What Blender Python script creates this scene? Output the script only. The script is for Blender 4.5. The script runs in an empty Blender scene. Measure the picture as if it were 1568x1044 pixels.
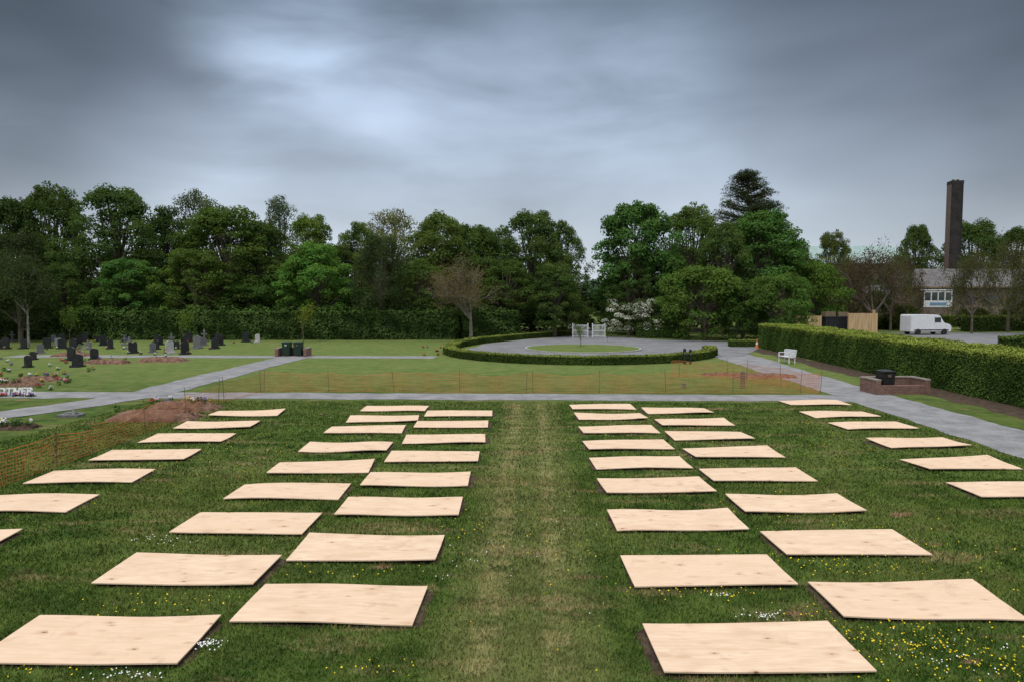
import bpy, math, random
import bmesh
import numpy as np
from mathutils import Vector, Euler, Matrix
rs = np.random.RandomState(7); random.seed(7)
scene = bpy.context.scene
scene.view_settings.view_transform='Standard'; scene.view_settings.look='None'
scene.view_settings.exposure=0; scene.view_settings.gamma=1
# ------------------------------------------------------------ camera
H=4.33; F=1085.0
PITCH=math.atan(68/F); YAW=math.radians(1.69)
cd=bpy.data.cameras.new('camera'); cam=bpy.data.objects.new('camera',cd); scene.collection.objects.link(cam)
cd.sensor_width=36; cd.lens=F/1568*36; cd.clip_end=5000; cd.clip_start=0.1
cam.location=(0,0,H); cam.rotation_euler=(math.pi/2-PITCH,0,YAW); scene.camera=cam
RM=Euler((math.pi/2-PITCH,0,YAW)).to_matrix()
def ray(u,v): return RM@Vector(((u-784)/F,-(v-522)/F,-1))
def G(u,v):   # surveyed ground position
    d=ray(u,v); t=-H/d.z; return (d.x*t,d.y*t)
def A(u,v,Y): # surveyed position at northing Y
    d=ray(u,v); t=Y/d.y; return (d.x*t,Y,H+d.z*t)
# ------------------------------------------------------------ node helpers
def newmat(name):
    m=bpy.data.materials.new(name); m.use_nodes=True
    nt=m.node_tree; return m,nt,nt.nodes['Principled BSDF']
def N(nt,t,**kw):
    n=nt.nodes.new(t)
    for k,v in kw.items(): setattr(n,k,v)
    return n
def L(nt,a,b): nt.links.new(a,b)
def math_(nt,op,a,b=None,c=None,clamp=False):
    n=nt.nodes.new('ShaderNodeMath'); n.operation=op; n.use_clamp=clamp
    for i,x in enumerate([a,b,c]):
        if x is None: continue
        if isinstance(x,(int,float)): n.inputs[i].default_value=x
        else: nt.links.new(x,n.inputs[i])
    return n.outputs[0]
def mix(nt,f,a,b,bt='MIX'):
    n=nt.nodes.new('ShaderNodeMix'); n.data_type='RGBA'; n.blend_type=bt
    for s,x in ((n.inputs[0],f),(n.inputs[6],a),(n.inputs[7],b)):
        if isinstance(x,(int,float)): s.default_value=x
        elif isinstance(x,tuple): s.default_value=x if len(x)==4 else (*x,1)
        else: nt.links.new(x,s)
    return n.outputs[2]
def noise(nt,vec,scale,detail=4,rough=.55,dist=0):
    n=nt.nodes.new('ShaderNodeTexNoise'); n.inputs['Scale'].default_value=scale
    n.inputs['Detail'].default_value=detail; n.inputs['Roughness'].default_value=rough
    n.inputs['Distortion'].default_value=dist
    nt.links.new(vec,n.inputs['Vector']); return n.outputs[0]
def mr(nt,x,a,b,c=0,d=1,smooth=True):
    n=nt.nodes.new('ShaderNodeMapRange'); n.interpolation_type='SMOOTHSTEP' if smooth else 'LINEAR'
    nt.links.new(x,n.inputs[0])
    for i,v in zip((1,2,3,4),(a,b,c,d)): n.inputs[i].default_value=v
    return n.outputs[0]
def mapping(nt,vec,scale=(1,1,1),rot=(0,0,0),loc=(0,0,0)):
    n=nt.nodes.new('ShaderNodeMapping'); nt.links.new(vec,n.inputs[0])
    n.inputs['Scale'].default_value=scale; n.inputs['Rotation'].default_value=rot; n.inputs['Location'].default_value=loc
    return n.outputs[0]
def bump(nt,bs,h,st,dist=.02):
    b=nt.nodes.new('ShaderNodeBump'); b.inputs['Strength'].default_value=st; b.inputs['Distance'].default_value=dist
    nt.links.new(h,b.inputs['Height']); nt.links.new(b.outputs[0],bs.inputs['Normal'])
def noisy(name,c1,c2,scale=3,rough=.9,bs=.4,spec=.3,detail=4):
    m,nt,p=newmat(name); g=N(nt,'ShaderNodeNewGeometry').outputs['Position']
    a=noise(nt,g,scale,detail,.65); b=noise(nt,g,scale*9,2,.6)
    f=math_(nt,'ADD',math_(nt,'MULTIPLY',a,.7),math_(nt,'MULTIPLY',b,.3))
    L(nt,mix(nt,mr(nt,f,.36,.64),c1,c2),p.inputs['Base Color'])
    p.inputs['Roughness'].default_value=rough; p.inputs['Specular IOR Level'].default_value=spec
    if bs: bump(nt,p,b,bs)
    return m
# ------------------------------------------------------------ lawn colour
def lawn_color(nt):
    g=N(nt,'ShaderNodeNewGeometry').outputs['Position']
    sx=N(nt,'ShaderNodeSeparateXYZ'); L(nt,g,sx.inputs[0]); X,Y=sx.outputs[0],sx.outputs[1]
    flat=mapping(nt,g,(1,1,0))
    n1=noise(nt,flat,.22,3,.6); n2=noise(nt,flat,1.3,4,.65,.3); n3=noise(nt,flat,7,3,.7)
    c=mix(nt,mr(nt,n2,.38,.64),(0.036,0.074,0.012),(0.088,0.140,0.027))
    c=mix(nt,mr(nt,n1,.42,.66,0,.6),c,(0.135,0.165,0.042))
    c=mix(nt,mr(nt,n3,.48,.8,0,.5),c,(0.17,0.175,0.06))
    far=mr(nt,Y,24,44,0,.75)
    c=mix(nt,far,c,mix(nt,mr(nt,n2,.3,.7),(0.12,0.178,0.045),(0.185,0.23,0.068)))
    wob=math_(nt,'MULTIPLY',math_(nt,'SUBTRACT',n1,.5),.35)
    xw=math_(nt,'ADD',X,wob); trk=None
    for x0,w in ((-.60,.30),(.33,.27)):
        d=math_(nt,'ABSOLUTE',math_(nt,'SUBTRACT',xw,x0))
        t=mr(nt,d,w*.3,w*1.3,1,0); trk=t if trk is None else math_(nt,'MAXIMUM',trk,t)
    band=mr(nt,math_(nt,'ABSOLUTE',math_(nt,'ADD',xw,.12)),.8,1.3,.24,0)
    cross=noise(nt,mapping(nt,g,(.6,2.6,0)),1.5,4,.6)
    inY=mr(nt,Y,28.5,29.5,1,0)
    trk=math_(nt,'MULTIPLY',math_(nt,'MULTIPLY',trk,mr(nt,n3,.25,.6,.5,1)),mr(nt,cross,.35,.62,.22,.9))
    trk=math_(nt,'MULTIPLY',math_(nt,'MAXIMUM',trk,band),inY)
    c=mix(nt,trk,c,(0.28,0.26,0.11))
    dry=noise(nt,mapping(nt,g,(.45,1.7,0),(0,0,0),(13,4,0)),.8,4,.6,.5)
    dm=math_(nt,'MULTIPLY',mr(nt,dry,.53,.68,0,.75),mr(nt,n3,.3,.6))
    c=mix(nt,dm,c,(0.25,0.20,0.095))
    bare=noise(nt,mapping(nt,g,(.9,1.8,0),(0,0,0),(3,44,0)),.7,3,.5)
    c=mix(nt,mr(nt,bare,.67,.73,0,.8),c,(0.27,0.17,0.10))
    return c,n2,n3,X,Y
m_ground,nt,p=newmat('lawn_ground'); c,n2,n3,X,Y=lawn_color(nt)
c=mix(nt,.12,c,(0.035,0.045,0.014)); L(nt,c,p.inputs['Base Color']); p.inputs['Roughness'].default_value=1
p.inputs['Specular IOR Level'].default_value=.1
g=N(nt,'ShaderNodeNewGeometry').outputs['Position']; bump(nt,p,noise(nt,g,22,3,.7),.6,.04)
m_grass,nt,p=newmat('grass_blades'); c,*_=lawn_color(nt)
at=N(nt,'ShaderNodeAttribute',attribute_name='Col')
c=mix(nt,1.0,c,at.outputs['Color'],'MULTIPLY')
df=N(nt,'ShaderNodeBsdfDiffuse'); L(nt,c,df.inputs[0]); L(nt,df.outputs[0],nt.nodes['Material Output'].inputs[0]); nt.nodes.remove(p)
def foliage(name,trans=.3):
    m,nt,p=newmat(name)
    at=N(nt,'ShaderNodeAttribute',attribute_name='Col'); oi=N(nt,'ShaderNodeObjectInfo')
    c=mix(nt,1.0,at.outputs['Color'],oi.outputs['Color'],'MULTIPLY')
    df=N(nt,'ShaderNodeBsdfDiffuse'); L(nt,c,df.inputs[0]); o=df.outputs[0]
    if trans:
        tr=N(nt,'ShaderNodeBsdfTranslucent'); L(nt,mix(nt,1.0,c,(1.2,1.35,.6),'MULTIPLY'),tr.inputs[0])
        ms=N(nt,'ShaderNodeMixShader'); ms.inputs[0].default_value=trans
        L(nt,df.outputs[0],ms.inputs[1]); L(nt,tr.outputs[0],ms.inputs[2]); o=ms.outputs[0]
    L(nt,o,nt.nodes['Material Output'].inputs[0]); nt.nodes.remove(p)
    return m
m_leaf=foliage('leaves',.35); m_hleaf=foliage('hedge_leaves',0)
m_bark=noisy('bark',(0.07,0.055,0.04),(0.16,0.13,0.10),4,bs=0)
m_barkpale=noisy('bark_pale',(0.15,0.13,0.105),(0.27,0.24,0.20),4,bs=0)
m_birch=noisy('birch_bark',(0.12,0.11,0.10),(0.42,0.40,0.37),3,bs=0)
m_asph=noisy('weathered_asphalt',(0.18,0.18,0.185),(0.29,0.285,0.29),1.2,.9,.3)
m_road=noisy('road_asphalt',(0.15,0.155,0.16),(0.22,0.22,0.23),.6,.9,.3)
m_kerb=noisy('kerb_stone',(0.3,0.3,0.29),(0.42,0.41,0.39),2)
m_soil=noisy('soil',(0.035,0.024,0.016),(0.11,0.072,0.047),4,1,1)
m_redsoil=noisy('red_soil',(0.11,0.06,0.042),(0.25,0.15,0.10),4,1,1)
m_black=noisy('black_granite',(0.012,0.012,0.014),(0.03,0.03,0.033),6,.35,0,.4)
m_grey=noisy('grey_granite',(0.10,0.10,0.105),(0.20,0.20,0.20),8,.6,0)
m_white=noisy('white_marble',(0.35,0.34,0.33),(0.5,0.49,0.47),5,.5,0)
m_paint=noisy('white_paint',(0.66,0.67,0.68),(0.8,0.8,0.8),5,.5,0)
m_plastic=noisy('black_plastic',(0.015,0.016,0.017),(0.03,0.03,0.032),5,.4,0)
m_gbin=noisy('dark_green_plastic',(0.012,0.03,0.02),(0.02,0.045,0.03),5,.4,0)
m_green=noisy('pale_label',(0.3,0.36,0.32),(0.4,0.45,0.4),5,.5,0)
m_orange=noisy('orange_plastic',(0.58,0.17,0.06),(0.70,0.25,0.09),3,.6,0)
m_steel=noisy('rusty_steel',(0.10,0.06,0.04),(0.18,0.12,0.09),5,.6,0)
m_wood=noisy('weathered_wood',(0.16,0.11,0.07),(0.26,0.19,0.12),6,.8,.2)
m_slate=noisy('slate_roof',(0.10,0.095,0.095),(0.17,0.16,0.155),1.5,.8,.3)
m_stone=noisy('stone_wall',(0.12,0.09,0.07),(0.22,0.175,0.135),1.5,.9,.3)
m_cop=noisy('stone_coping',(0.2,0.17,0.14),(0.32,0.27,0.23),3,.9,.3)
m_teal=noisy('copper_roof',(0.26,0.36,0.34),(0.33,0.43,0.40),.8,.7,0)
m_glass=noisy('window_glass',(0.03,0.035,0.04),(0.06,0.07,0.08),.5,.1,0,.6)
m_blue=noisy('blue_panel',(0.16,0.28,0.42),(0.20,0.34,0.5),2,.5,0)
m_chL=noisy('chimney_brick',(0.022,0.02,0.02),(0.045,0.04,0.037),1,.9,.2)
m_brick,nt,p=newmat('red_brick'); tc=N(nt,'ShaderNodeTexCoord').outputs['Object']
sx=N(nt,'ShaderNodeSeparateXYZ'); L(nt,tc,sx.inputs[0]); cb=N(nt,'ShaderNodeCombineXYZ')
L(nt,math_(nt,'ADD',sx.outputs[0],sx.outputs[1]),cb.inputs[0]); L(nt,sx.outputs[2],cb.inputs[1])
b=N(nt,'ShaderNodeTexBrick'); L(nt,cb.outputs[0],b.inputs[0]); b.inputs['Scale'].default_value=1
b.inputs['Brick Width'].default_value=.225; b.inputs['Row Height'].default_value=.075; b.inputs['Mortar Size'].default_value=.01
b.inputs['Color1'].default_value=(0.17,0.065,0.045,1); b.inputs['Color2'].default_value=(0.27,0.12,0.085,1); b.inputs['Mortar'].default_value=(0.24,0.2,0.17,1)
L(nt,mix(nt,mr(nt,noise(nt,tc,6,4),.35,.7,0,.6),b.outputs[0],(0.11,0.07,0.055)),p.inputs['Base Color']); p.inputs['Roughness'].default_value=.9
m_pale,nt,p=newmat('larch_fence'); tc=N(nt,'ShaderNodeTexCoord').outputs['Object']
nn=noise(nt,mapping(nt,tc,(7,7,.4)),1.2,3)
L(nt,mix(nt,mr(nt,nn,.3,.7),(0.42,0.27,0.13),(0.62,0.44,0.24)),p.inputs['Base Color']); p.inputs['Roughness'].default_value=.8
m_ply,nt,p=newmat('plywood'); tc=N(nt,'ShaderNodeTexCoord').outputs['Object']; oi=N(nt,'ShaderNodeObjectInfo')
vm=N(nt,'ShaderNodeVectorMath',operation='ADD'); cb=N(nt,'ShaderNodeCombineXYZ')
L(nt,math_(nt,'MULTIPLY',oi.outputs['Random'],91.0),cb.inputs[0]); L(nt,math_(nt,'MULTIPLY',oi.outputs['Random'],57.0),cb.inputs[1])
L(nt,tc,vm.inputs[0]); L(nt,cb.outputs[0],vm.inputs[1]); v=vm.outputs[0]
gr=noise(nt,mapping(nt,v,(.7,7,1)),1.6,5,.65,1.8); blo=noise(nt,mapping(nt,v,(1,2.2,1)),1.4,4,.6)
c=mix(nt,mr(nt,gr,.3,.7),(0.82,0.63,0.46),(0.69,0.49,0.335))
c=mix(nt,mr(nt,blo,.42,.72,0,.6),c,(0.62,0.42,0.275))
c=mix(nt,mr(nt,oi.outputs['Random'],0,1,0,.4),c,(0.74,0.53,0.365))
vo=N(nt,'ShaderNodeTexVoronoi'); L(nt,mapping(nt,v,(2.4,5.0,1)),vo.inputs['Vector']); vo.inputs['Scale'].default_value=1.2
sp=N(nt,'ShaderNodeSeparateColor'); L(nt,vo.outputs['Color'],sp.inputs[0])
sel=mr(nt,sp.outputs[0],.42,.44); sz=mr(nt,sp.outputs[1],0,1,.5,1.6,False)
dd=math_(nt,'DIVIDE',vo.outputs['Distance'],sz)
k=math_(nt,'MULTIPLY',mr(nt,dd,.04,.11,1,0),sel)
k2=math_(nt,'MULTIPLY',mr(nt,dd,.05,.36,.5,0),sel)
c=mix(nt,k2,c,(0.50,0.29,0.165)); c=mix(nt,math_(nt,'MULTIPLY',k,.88),c,(0.14,0.065,0.033))
dirt=noise(nt,v,2.6,5,.7); c=mix(nt,mr(nt,dirt,.54,.78,0,.55),c,(0.40,0.28,0.185))
L(nt,c,p.inputs['Base Color']); p.inputs['Roughness'].default_value=.8; p.inputs['Specular IOR Level'].default_value=.2
bump(nt,p,gr,.15,.01)
# ------------------------------------------------------------ mesh builder
def fin(name,V,loops,npv,mi,C,mats,smooth=False,link=True):
    me=bpy.data.meshes.new(name); nv=len(V); nf=len(loops)//npv
    me.vertices.add(nv); me.vertices.foreach_set('co',np.ascontiguousarray(V,dtype=np.float32).ravel())
    me.loops.add(len(loops)); me.loops.foreach_set('vertex_index',loops.astype(np.int32))
    me.polygons.add(nf); me.polygons.foreach_set('loop_start',(np.arange(nf)*npv).astype(np.int32))
    for m in mats: me.materials.append(m)
    if mi is not None: me.polygons.foreach_set('material_index',mi.astype(np.int32))
    me.polygons.foreach_set('use_smooth',np.full(nf,smooth))
    me.update(calc_edges=True)
    if C is not None:
        ca=me.color_attributes.new('Col','FLOAT_COLOR','POINT')
        ca.data.foreach_set('color',np.concatenate([C,np.ones((nv,1))],1).astype(np.float32).ravel())
    if not link: return me
    ob=bpy.data.objects.new(name,me); scene.collection.objects.link(ob); return ob
class MB:
    def __init__(s): s.V=[];s.Q=[];s.M=[];s.C=[];s.n=0
    def add(s,V,Q,m=0,C=(1,1,1)):
        V=np.asarray(V,float).reshape(-1,3); Q=np.asarray(Q,int).reshape(-1,4)
        s.V.append(V); s.Q.append(Q+s.n); s.M.append(np.full(len(Q),m))
        C=np.asarray(C,float); s.C.append(np.tile(C,(len(V),1)) if C.ndim==1 else C); s.n+=len(V)
    def box(s,c,sz,rz=0,m=0,C=(1,1,1),taper=1.0):
        x,y,z=sz[0]/2,sz[1]/2,sz[2]/2; t=taper
        v=np.array([[-x,-y,-z],[x,-y,-z],[x,y,-z],[-x,y,-z],[-x*t,-y*t,z],[x*t,-y*t,z],[x*t,y*t,z],[-x*t,y*t,z]])
        ca,sa=math.cos(rz),math.sin(rz); R=np.array([[ca,-sa,0],[sa,ca,0],[0,0,1]])
        s.add(v@R.T+np.array(c),[[0,3,2,1],[4,5,6,7],[0,1,5,4],[1,2,6,5],[2,3,7,6],[3,0,4,7]],m,C)
    def tube(s,P,Rr,k=6,m=0,C=(1,1,1),cap=False):
        P=np.asarray(P,float); n=len(P); T=np.gradient(P,axis=0); T/=np.linalg.norm(T,axis=1)[:,None]+1e-9
        ref=np.array([0,0,1.0]) if abs(T[0][2])<.9 else np.array([1.0,0,0])
        a=np.cross(T,ref); a/=np.linalg.norm(a,axis=1)[:,None]+1e-9; b=np.cross(T,a)
        th=np.arange(k)*2*math.pi/k
        V=P[:,None,:]+np.asarray(Rr)[:,None,None]*(np.cos(th)[None,:,None]*a[:,None,:]+np.sin(th)[None,:,None]*b[:,None,:])
        i=np.arange(n-1)[:,None]*k; j=np.arange(k)[None,:]; j2=(j+1)%k
        Q=np.stack([i+j,i+j2,i+k+j2,i+k+j],-1).reshape(-1,4)
        s.add(V.reshape(-1,3),Q,m,C)
    def leaves(s,P,Nn,size,C,m=0,rng=rs,asp=.6):
        n=len(P); Nn=Nn/(np.linalg.norm(Nn,axis=1)[:,None]+1e-9)
        t=np.cross(Nn,rng.randn(n,3)); t/=np.linalg.norm(t,axis=1)[:,None]+1e-9; b=np.cross(Nn,t)
        sz=np.broadcast_to(np.asarray(size,float).reshape(-1,1),(n,1))*(.7+.6*rng.rand(n,1))
        V=np.stack([P-t*sz,P-b*sz*asp,P+t*sz,P+b*sz*asp],1).reshape(-1,3)
        s.add(V,np.arange(4*n).reshape(-1,4),m,np.repeat(C,4,0))
    def out(s,name,mats,smooth=False,link=True):
        return fin(name,np.concatenate(s.V),np.concatenate(s.Q).ravel(),4,np.concatenate(s.M),np.concatenate(s.C),mats,smooth,link)
def inst(name,me,loc,scale=(1,1,1),rz=0,color=(1,1,1)):
    o=bpy.data.objects.new(name,me); scene.collection.objects.link(o)
    o.location=loc; o.scale=scale; o.rotation_euler=(0,0,rz); o.color=(*color,1); return o
# ------------------------------------------------------------ trees
def sph(n,rng):
    d=rng.randn(n,3); return d/np.linalg.norm(d,axis=1)[:,None]
def crown(mb,rng,clumps,lpc,ls,base,flat=.72,var=.22,m=0,up=.45,asp=.6):
    for c,cr in clumps:
        n=max(4,int(lpc*(cr/1.1)**1.6)); d=sph(n,rng); d[:,2]=np.where(rng.rand(n)<.6,np.abs(d[:,2]),d[:,2])
        r=cr*(.45+.75*rng.rand(n,1)**.5)
        P=c+d*r*np.array([1,1,flat])
        cv=1+var*(rng.rand()*2-1); hue=np.array([1+.22*(rng.rand()-.4),1,1+.1*(rng.rand()-.5)])
        C=np.array(base)*cv*hue*(1+.4*(rng.rand(n,1)-.5))
        mb.leaves(P,d*.9+rng.randn(n,3)*.45+np.array([0,0,up]),ls,C,m,rng,asp)
def broadleaf(name,seed,Ht=15,W=11,base=.12,nc=165,lpc=180,ls=.15,col=(.098,.145,.044),topw=.85,lob=.2,flat=.72,crk=.92,bark=None,trunk=True,hollow=.42,asp=.6,exp=.55):
    rng=np.random.RandomState(seed); mb=MB(); ph=rng.rand(4)*6.28; cl=[]
    for i in range(nc):
        t=rng.rand()**.8 if i%3 else rng.rand()**.45; th=rng.rand()*6.283
        prof=math.sin(math.pi*min(1,max(.0,.10+.86*t**topw)))**exp
        r=W/2*prof*(1+lob*math.sin(3*th+ph[0]+4*t)+lob*.7*math.sin(5*th+ph[1]-6*t))
        rho=r*math.sqrt(hollow+(1-hollow)*rng.rand())
        cr=W*.1*crk*(.5+.85*rng.rand())
        z=Ht*(base+(1-base)*t)*(1+lob*.15*math.sin(2*th+ph[2])) - cr*.5*t
        cl.append((np.array([rho*math.cos(th),rho*math.sin(th),z]),cr))
    crown(mb,rng,cl,lpc,ls,col,flat,asp=asp)
    if trunk:
        tr=W*.035; tp=[np.array([0,0,-.1]),np.array([rng.randn()*.1,rng.randn()*.1,Ht*.2]),np.array([rng.randn()*.3,rng.randn()*.3,Ht*.5]),np.array([rng.randn()*.4,rng.randn()*.4,Ht*.85])]
        mb.tube(tp,[tr*1.25,tr,tr*.6,tr*.12],8,1)
        for i in rng.choice(nc,min(nc,34),False):
            e=cl[i][0]; s0=np.array([0,0,max(Ht*.12,e[2]*.5)])
            q=(s0+e)/2+np.array([0,0,.4])+rng.randn(3)*.25
            mb.tube([s0,q,e],[tr*.45,tr*.25,tr*.06],5,1)
    return mb.out(name,[m_leaf,bark or m_bark],link=False)
def grower(name,seed,Ht,maxl=5,spread=.55,leaf=None,lcol=(.1,.09,.04),nleaf=6,bark=None,upt=.12,k=(3,5),r0=.16,first=.28,lspread=.25,ratio=.7):
    rng=np.random.RandomState(seed); mb=MB(); ends=[]
    def g(p,d,Ln,r,l):
        n=4; P=[p]; q=p.copy(); dd=d.copy()
        for i in range(n):
            dd=dd+rng.randn(3)*.09*(1 if l else .25)+np.array([0,0,upt*.4]); dd/=np.linalg.norm(dd); q=q+dd*Ln/n; P.append(q.copy())
        mb.tube(P,np.linspace(r,r*.55,n+1),6 if l<2 else 3,1)
        if l>=2: ends.append(P[2])
        if l>=maxl: ends.append(q); return
        for i in range(rng.randint(k[0],k[1])):
            f=.45+.55*rng.rand() if l else .75+.25*rng.rand()
            j=min(n,int(f*n)); s=P[j]
            nd=dd+sph(1,rng)[0]*spread*1.5*(1+.2*rng.rand()); nd[2]+=upt; nd/=np.linalg.norm(nd)
            g(s,nd,Ln*ratio*(.8+.4*rng.rand()) if l else Ht*.3*(.8+.4*rng.rand()),max(r*.52,.008),l+1)
    g(np.array([0,0,-.05]),np.array([0,0,1.]),Ht*first,r0,0)
    if leaf:
        E=np.repeat(np.array(ends),nleaf,0); E=E+rng.randn(*E.shape)*lspread
        mb.leaves(E,rng.randn(len(E),3)+np.array([0,0,.4]),leaf,np.array(lcol)*(.7+.6*rng.rand(len(E),1)),0,rng)
    return mb.out(name,[m_leaf,bark or m_bark],link=False)
def conifer(name,seed,Ht=20,W=13):
    rng=np.random.RandomState(seed); mb=MB(); cl=[]
    for i in range(190):
        t=rng.rand()**.8; th=rng.rand()*6.283; z=Ht*(.2+.8*t)
        R=W/2*(1-t)**.5*(.75+.4*rng.rand())+.35; e=np.array([R*math.cos(th),R*math.sin(th),z+R*.16])
        s0=np.array([0,0,z-R*.1]); mb.tube([s0,(s0+e)/2+[0,0,-.15],e],[.1,.07,.02],4,1)
        for f in np.arange(.35,1.05,.16):
            cl.append((s0+(e-s0)*f+rng.randn(3)*.15,.4+.5*f*(1-t*.5)))
    crown(mb,rng,cl,120,.15,(.052,.068,.034),.45,.25,asp=.25,up=.6)
    mb.tube([[0,0,0],[0,0,Ht*.5],[0,0,Ht*.98]],[.4,.28,.04],8,1)
    return mb.out(name,[m_leaf,m_bark],link=False)
BL=[broadleaf('broadleaf_%d'%i,20+i,lob=(.12,.17,.22,.15,.2,.1)[i],topw=(.8,.95,.7,.85,1.0,.75)[i],nc=(165,150,180,160,150,200)[i],exp=(.55,.7,.5,.6,.85,.5)[i],crk=(.92,1.0,.85,.95,.85,.75)[i],
   ls=(.15,.17,.14,.15,.14,.13)[i]) for i in range(6)]
CH=[broadleaf('chestnut_%d'%i,60+i,lob=.16,nc=150,ls=.185,col=(.082,.16,.042),crk=.95,lpc=180) for i in range(2)]
BI=broadleaf('birch',80,Ht=12,W=6,base=.08,nc=130,lpc=380,ls=.09,col=(.07,.098,.042),topw=1.0,flat=1.7,crk=1.1,lob=.1)
WI=broadleaf('sparse',81,Ht=15,W=10,base=.15,nc=120,lpc=120,ls=.13,col=(.155,.18,.095),lob=.25,flat=.8,bark=m_bark,hollow=.2)
SH=[broadleaf('shrub_%d'%i,90+i,Ht=5,W=6,base=.02,nc=90,lpc=380,ls=.10,col=(.09,.145,.042),topw=1.1,lob=.12,crk=1.1,trunk=True) for i in range(2)]
CO=conifer('conifer',5)
def T(name,me,h0,w0,u,top,Y,wpx,color=(1,1,1),rz=None):
    x,y,z=A(u,top,Y); w=wpx/F*Y; s=w/w0; inst(name,me,(x,y,0),(s,s,z/h0),random.random()*6.28 if rz is None else rz,color)
W0=12.0; Z0=14.9
D=(.66,.68,.7)
rows=[
('o',-70,300,80,150,D),('o',15,312,80,120,D),('o',80,290,82,130,(.72,.76,.7)),('o',175,291,80,165,(.85,.92,.9)),
('o',255,322,84,110,D),('w',300,300,88,120,(.75,.8,.85)),('o',345,320,78,170,(.9,.95,.75)),('w',425,308,90,90,(.7,.8,.8)),
('o',400,345,80,110,(.75,.8,.7)),('o',475,333,86,100,(1.25,1.25,.8)),('o',550,345,92,100,(.95,1.0,.8)),('w',598,328,86,130,(1.1,1.0,.8)),
('o',672,331,82,120,(1.2,1.15,.95)),('o',722,350,84,100,(.9,1.0,.8)),('o',758,352,85,90,(.9,1.0,.9)),('o',815,327,82,130,(.8,.83,.8)),
('o',862,343,82,80,(.95,1.0,.9)),('o',775,400,77,120,(.85,.9,.75)),('o',850,405,76,85,(.85,.9,.8)),
('c',975,313,82,135,(.95,1,1)),('o',1062,320,86,120,(1.05,1.1,.9)),('c',1168,325,84,140,(.9,.95,.9)),('o',1110,345,80,100,(.9,.95,.9)),
('o',1215,372,92,80,(.9,.95,.85)),('c',483,376,74,120,(1.35,1.35,1.1)),('c',195,398,74,110,(1.0,1.05,1.0)),('o',300,385,74,130,(1.1,1.12,.85)),
('o',95,405,73,90,(.8,.88,.8)),('o',640,400,76,110,(1.0,1.05,.85)),('o',965,400,79,80,(.8,.85,.8)),
('o',1490,341,118,100,(.7,.75,.7)),('o',1405,350,125,60,(.8,.85,.8)),('o',1275,358,118,60,(1.1,.95,.9)),('o',1560,352,125,90,(.7,.7,.65)),
]
for i,(k,u,t,Y,w,c) in enumerate(rows):
    v=1+.12*(random.random()-.5); c=tuple(a*v for a in c)
    if k=='o': T('broadleaf_tree',BL[i%6],Z0,W0,u,t,Y,w,c)
    elif k=='c': T('chestnut_tree',CH[i%2],Z0,W0,u,t,Y,w,c)
    else: T('willow_tree',WI,Z0,11.5,u,t,Y,w,c)
T('cedar_tree',CO,20.3,13.2,1147,262,96,145,(1,1,1))
T('birch_tree',BI,12.2,7,583,364,72,95,(.9,.92,.9)); T('birch_tree',BI,12.2,7,25,362,66,110,(.7,.7,.65))
T('birch_tree',BI,12.2,7,-40,350,66,110,(.65,.65,.6))
for u,t,Y,w,c in [(1080,410,72,150,(1.15,1.18,.9)),(1195,421,68,115,(1,1.1,.9)),(1243,402,84,110,(1.05,1.15,.8)),(1138,440,70,90,(.65,.75,.6)),
                  (1020,455,76,90,(.8,.9,.8)),(935,435,84,60,(.9,1,.9)),(1285,420,95,80,(.9,.9,.75)),(1180,455,74,80,(.8,.9,.7)),
                  (868,448,80,80,(.7,.75,.65)),(690,455,80,90,(.7,.8,.7)),(560,440,76,90,(.8,.85,.75)),(170,440,73,110,(.9,1,.8)),(380,430,76,110,(.8,.9,.75)),
                  (60,450,70,80,(.7,.75,.65)),(-20,440,72,120,(.6,.65,.55)),
                  (1335,448,95,80,(.6,.6,.45)),(1385,466,92,50,(.5,.5,.4)),(1490,472,92,60,(.55,.5,.4)),(1570,455,92,70,(.6,.55,.45))]:
    T('shrub',SH[random.randrange(2)],5,7.0,u,t,Y,w,c)
rng=np.random.RandomState(3); mb=MB(); cl=[]
for i in range(60):
    th=rng.rand()*6.28; t=rng.rand(); r=3.0*math.sin(math.pi*(.15+.7*t))**.7*math.sqrt(.3+.7*rng.rand()); cl.append((np.array([r*math.cos(th)*1.1,r*math.sin(th),.3+3.3*t]),.35+.4*rng.rand()))
crown(mb,rng,cl,420,.07,(.07,.11,.035))
for c_,cr in cl:
    if rng.rand()<.75:
        n=95; d=sph(n,rng); d[:,2]=np.abs(d[:,2])*.9; P=c_+d*cr*1.12*np.array([1,1,.8]); mb.leaves(P,d+rng.randn(n,3)*.4,.055,np.tile(np.array([.72,.70,.66]),(n,1)),0,rng,.9)
mb.tube([[0,0,0],[.1,0,1],[0,.1,3]],[.15,.1,.03],6,1)
haw=mb.out('hawthorn',[m_leaf,m_bark],link=False)
x,y=G(962,516); inst('hawthorn_bush',haw,(x,y,0),(.95,.95,1.05)); x,y=G(1000,517); inst('hawthorn_bush',haw,(x,y+1,0),(.75,.75,1.05),2)
BT=grower('bare',11,9,5,.55,.07,(.17,.13,.065),4,m_barkpale,.10,(3,5),.2)
x,y=G(721,521); bt=inst('budding_tree',BT,(x,y,0),(1,1,1),0)
def top(me): return max(v.co.z for v in me.vertices)
def wid(me): return max(v.co.x for v in me.vertices)-min(v.co.x for v in me.vertices)
def fit(o,h,w=None):
    s=h/top(o.data); sw=w/wid(o.data) if w else s; o.scale=(sw,sw,s)
fit(bt,A(721,382,y)[2],8.8)
BT2=grower('bare2',15,9,5,.7,.075,(.11,.08,.055),4,m_bark,.05,(3,5),.2,.2)
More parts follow.
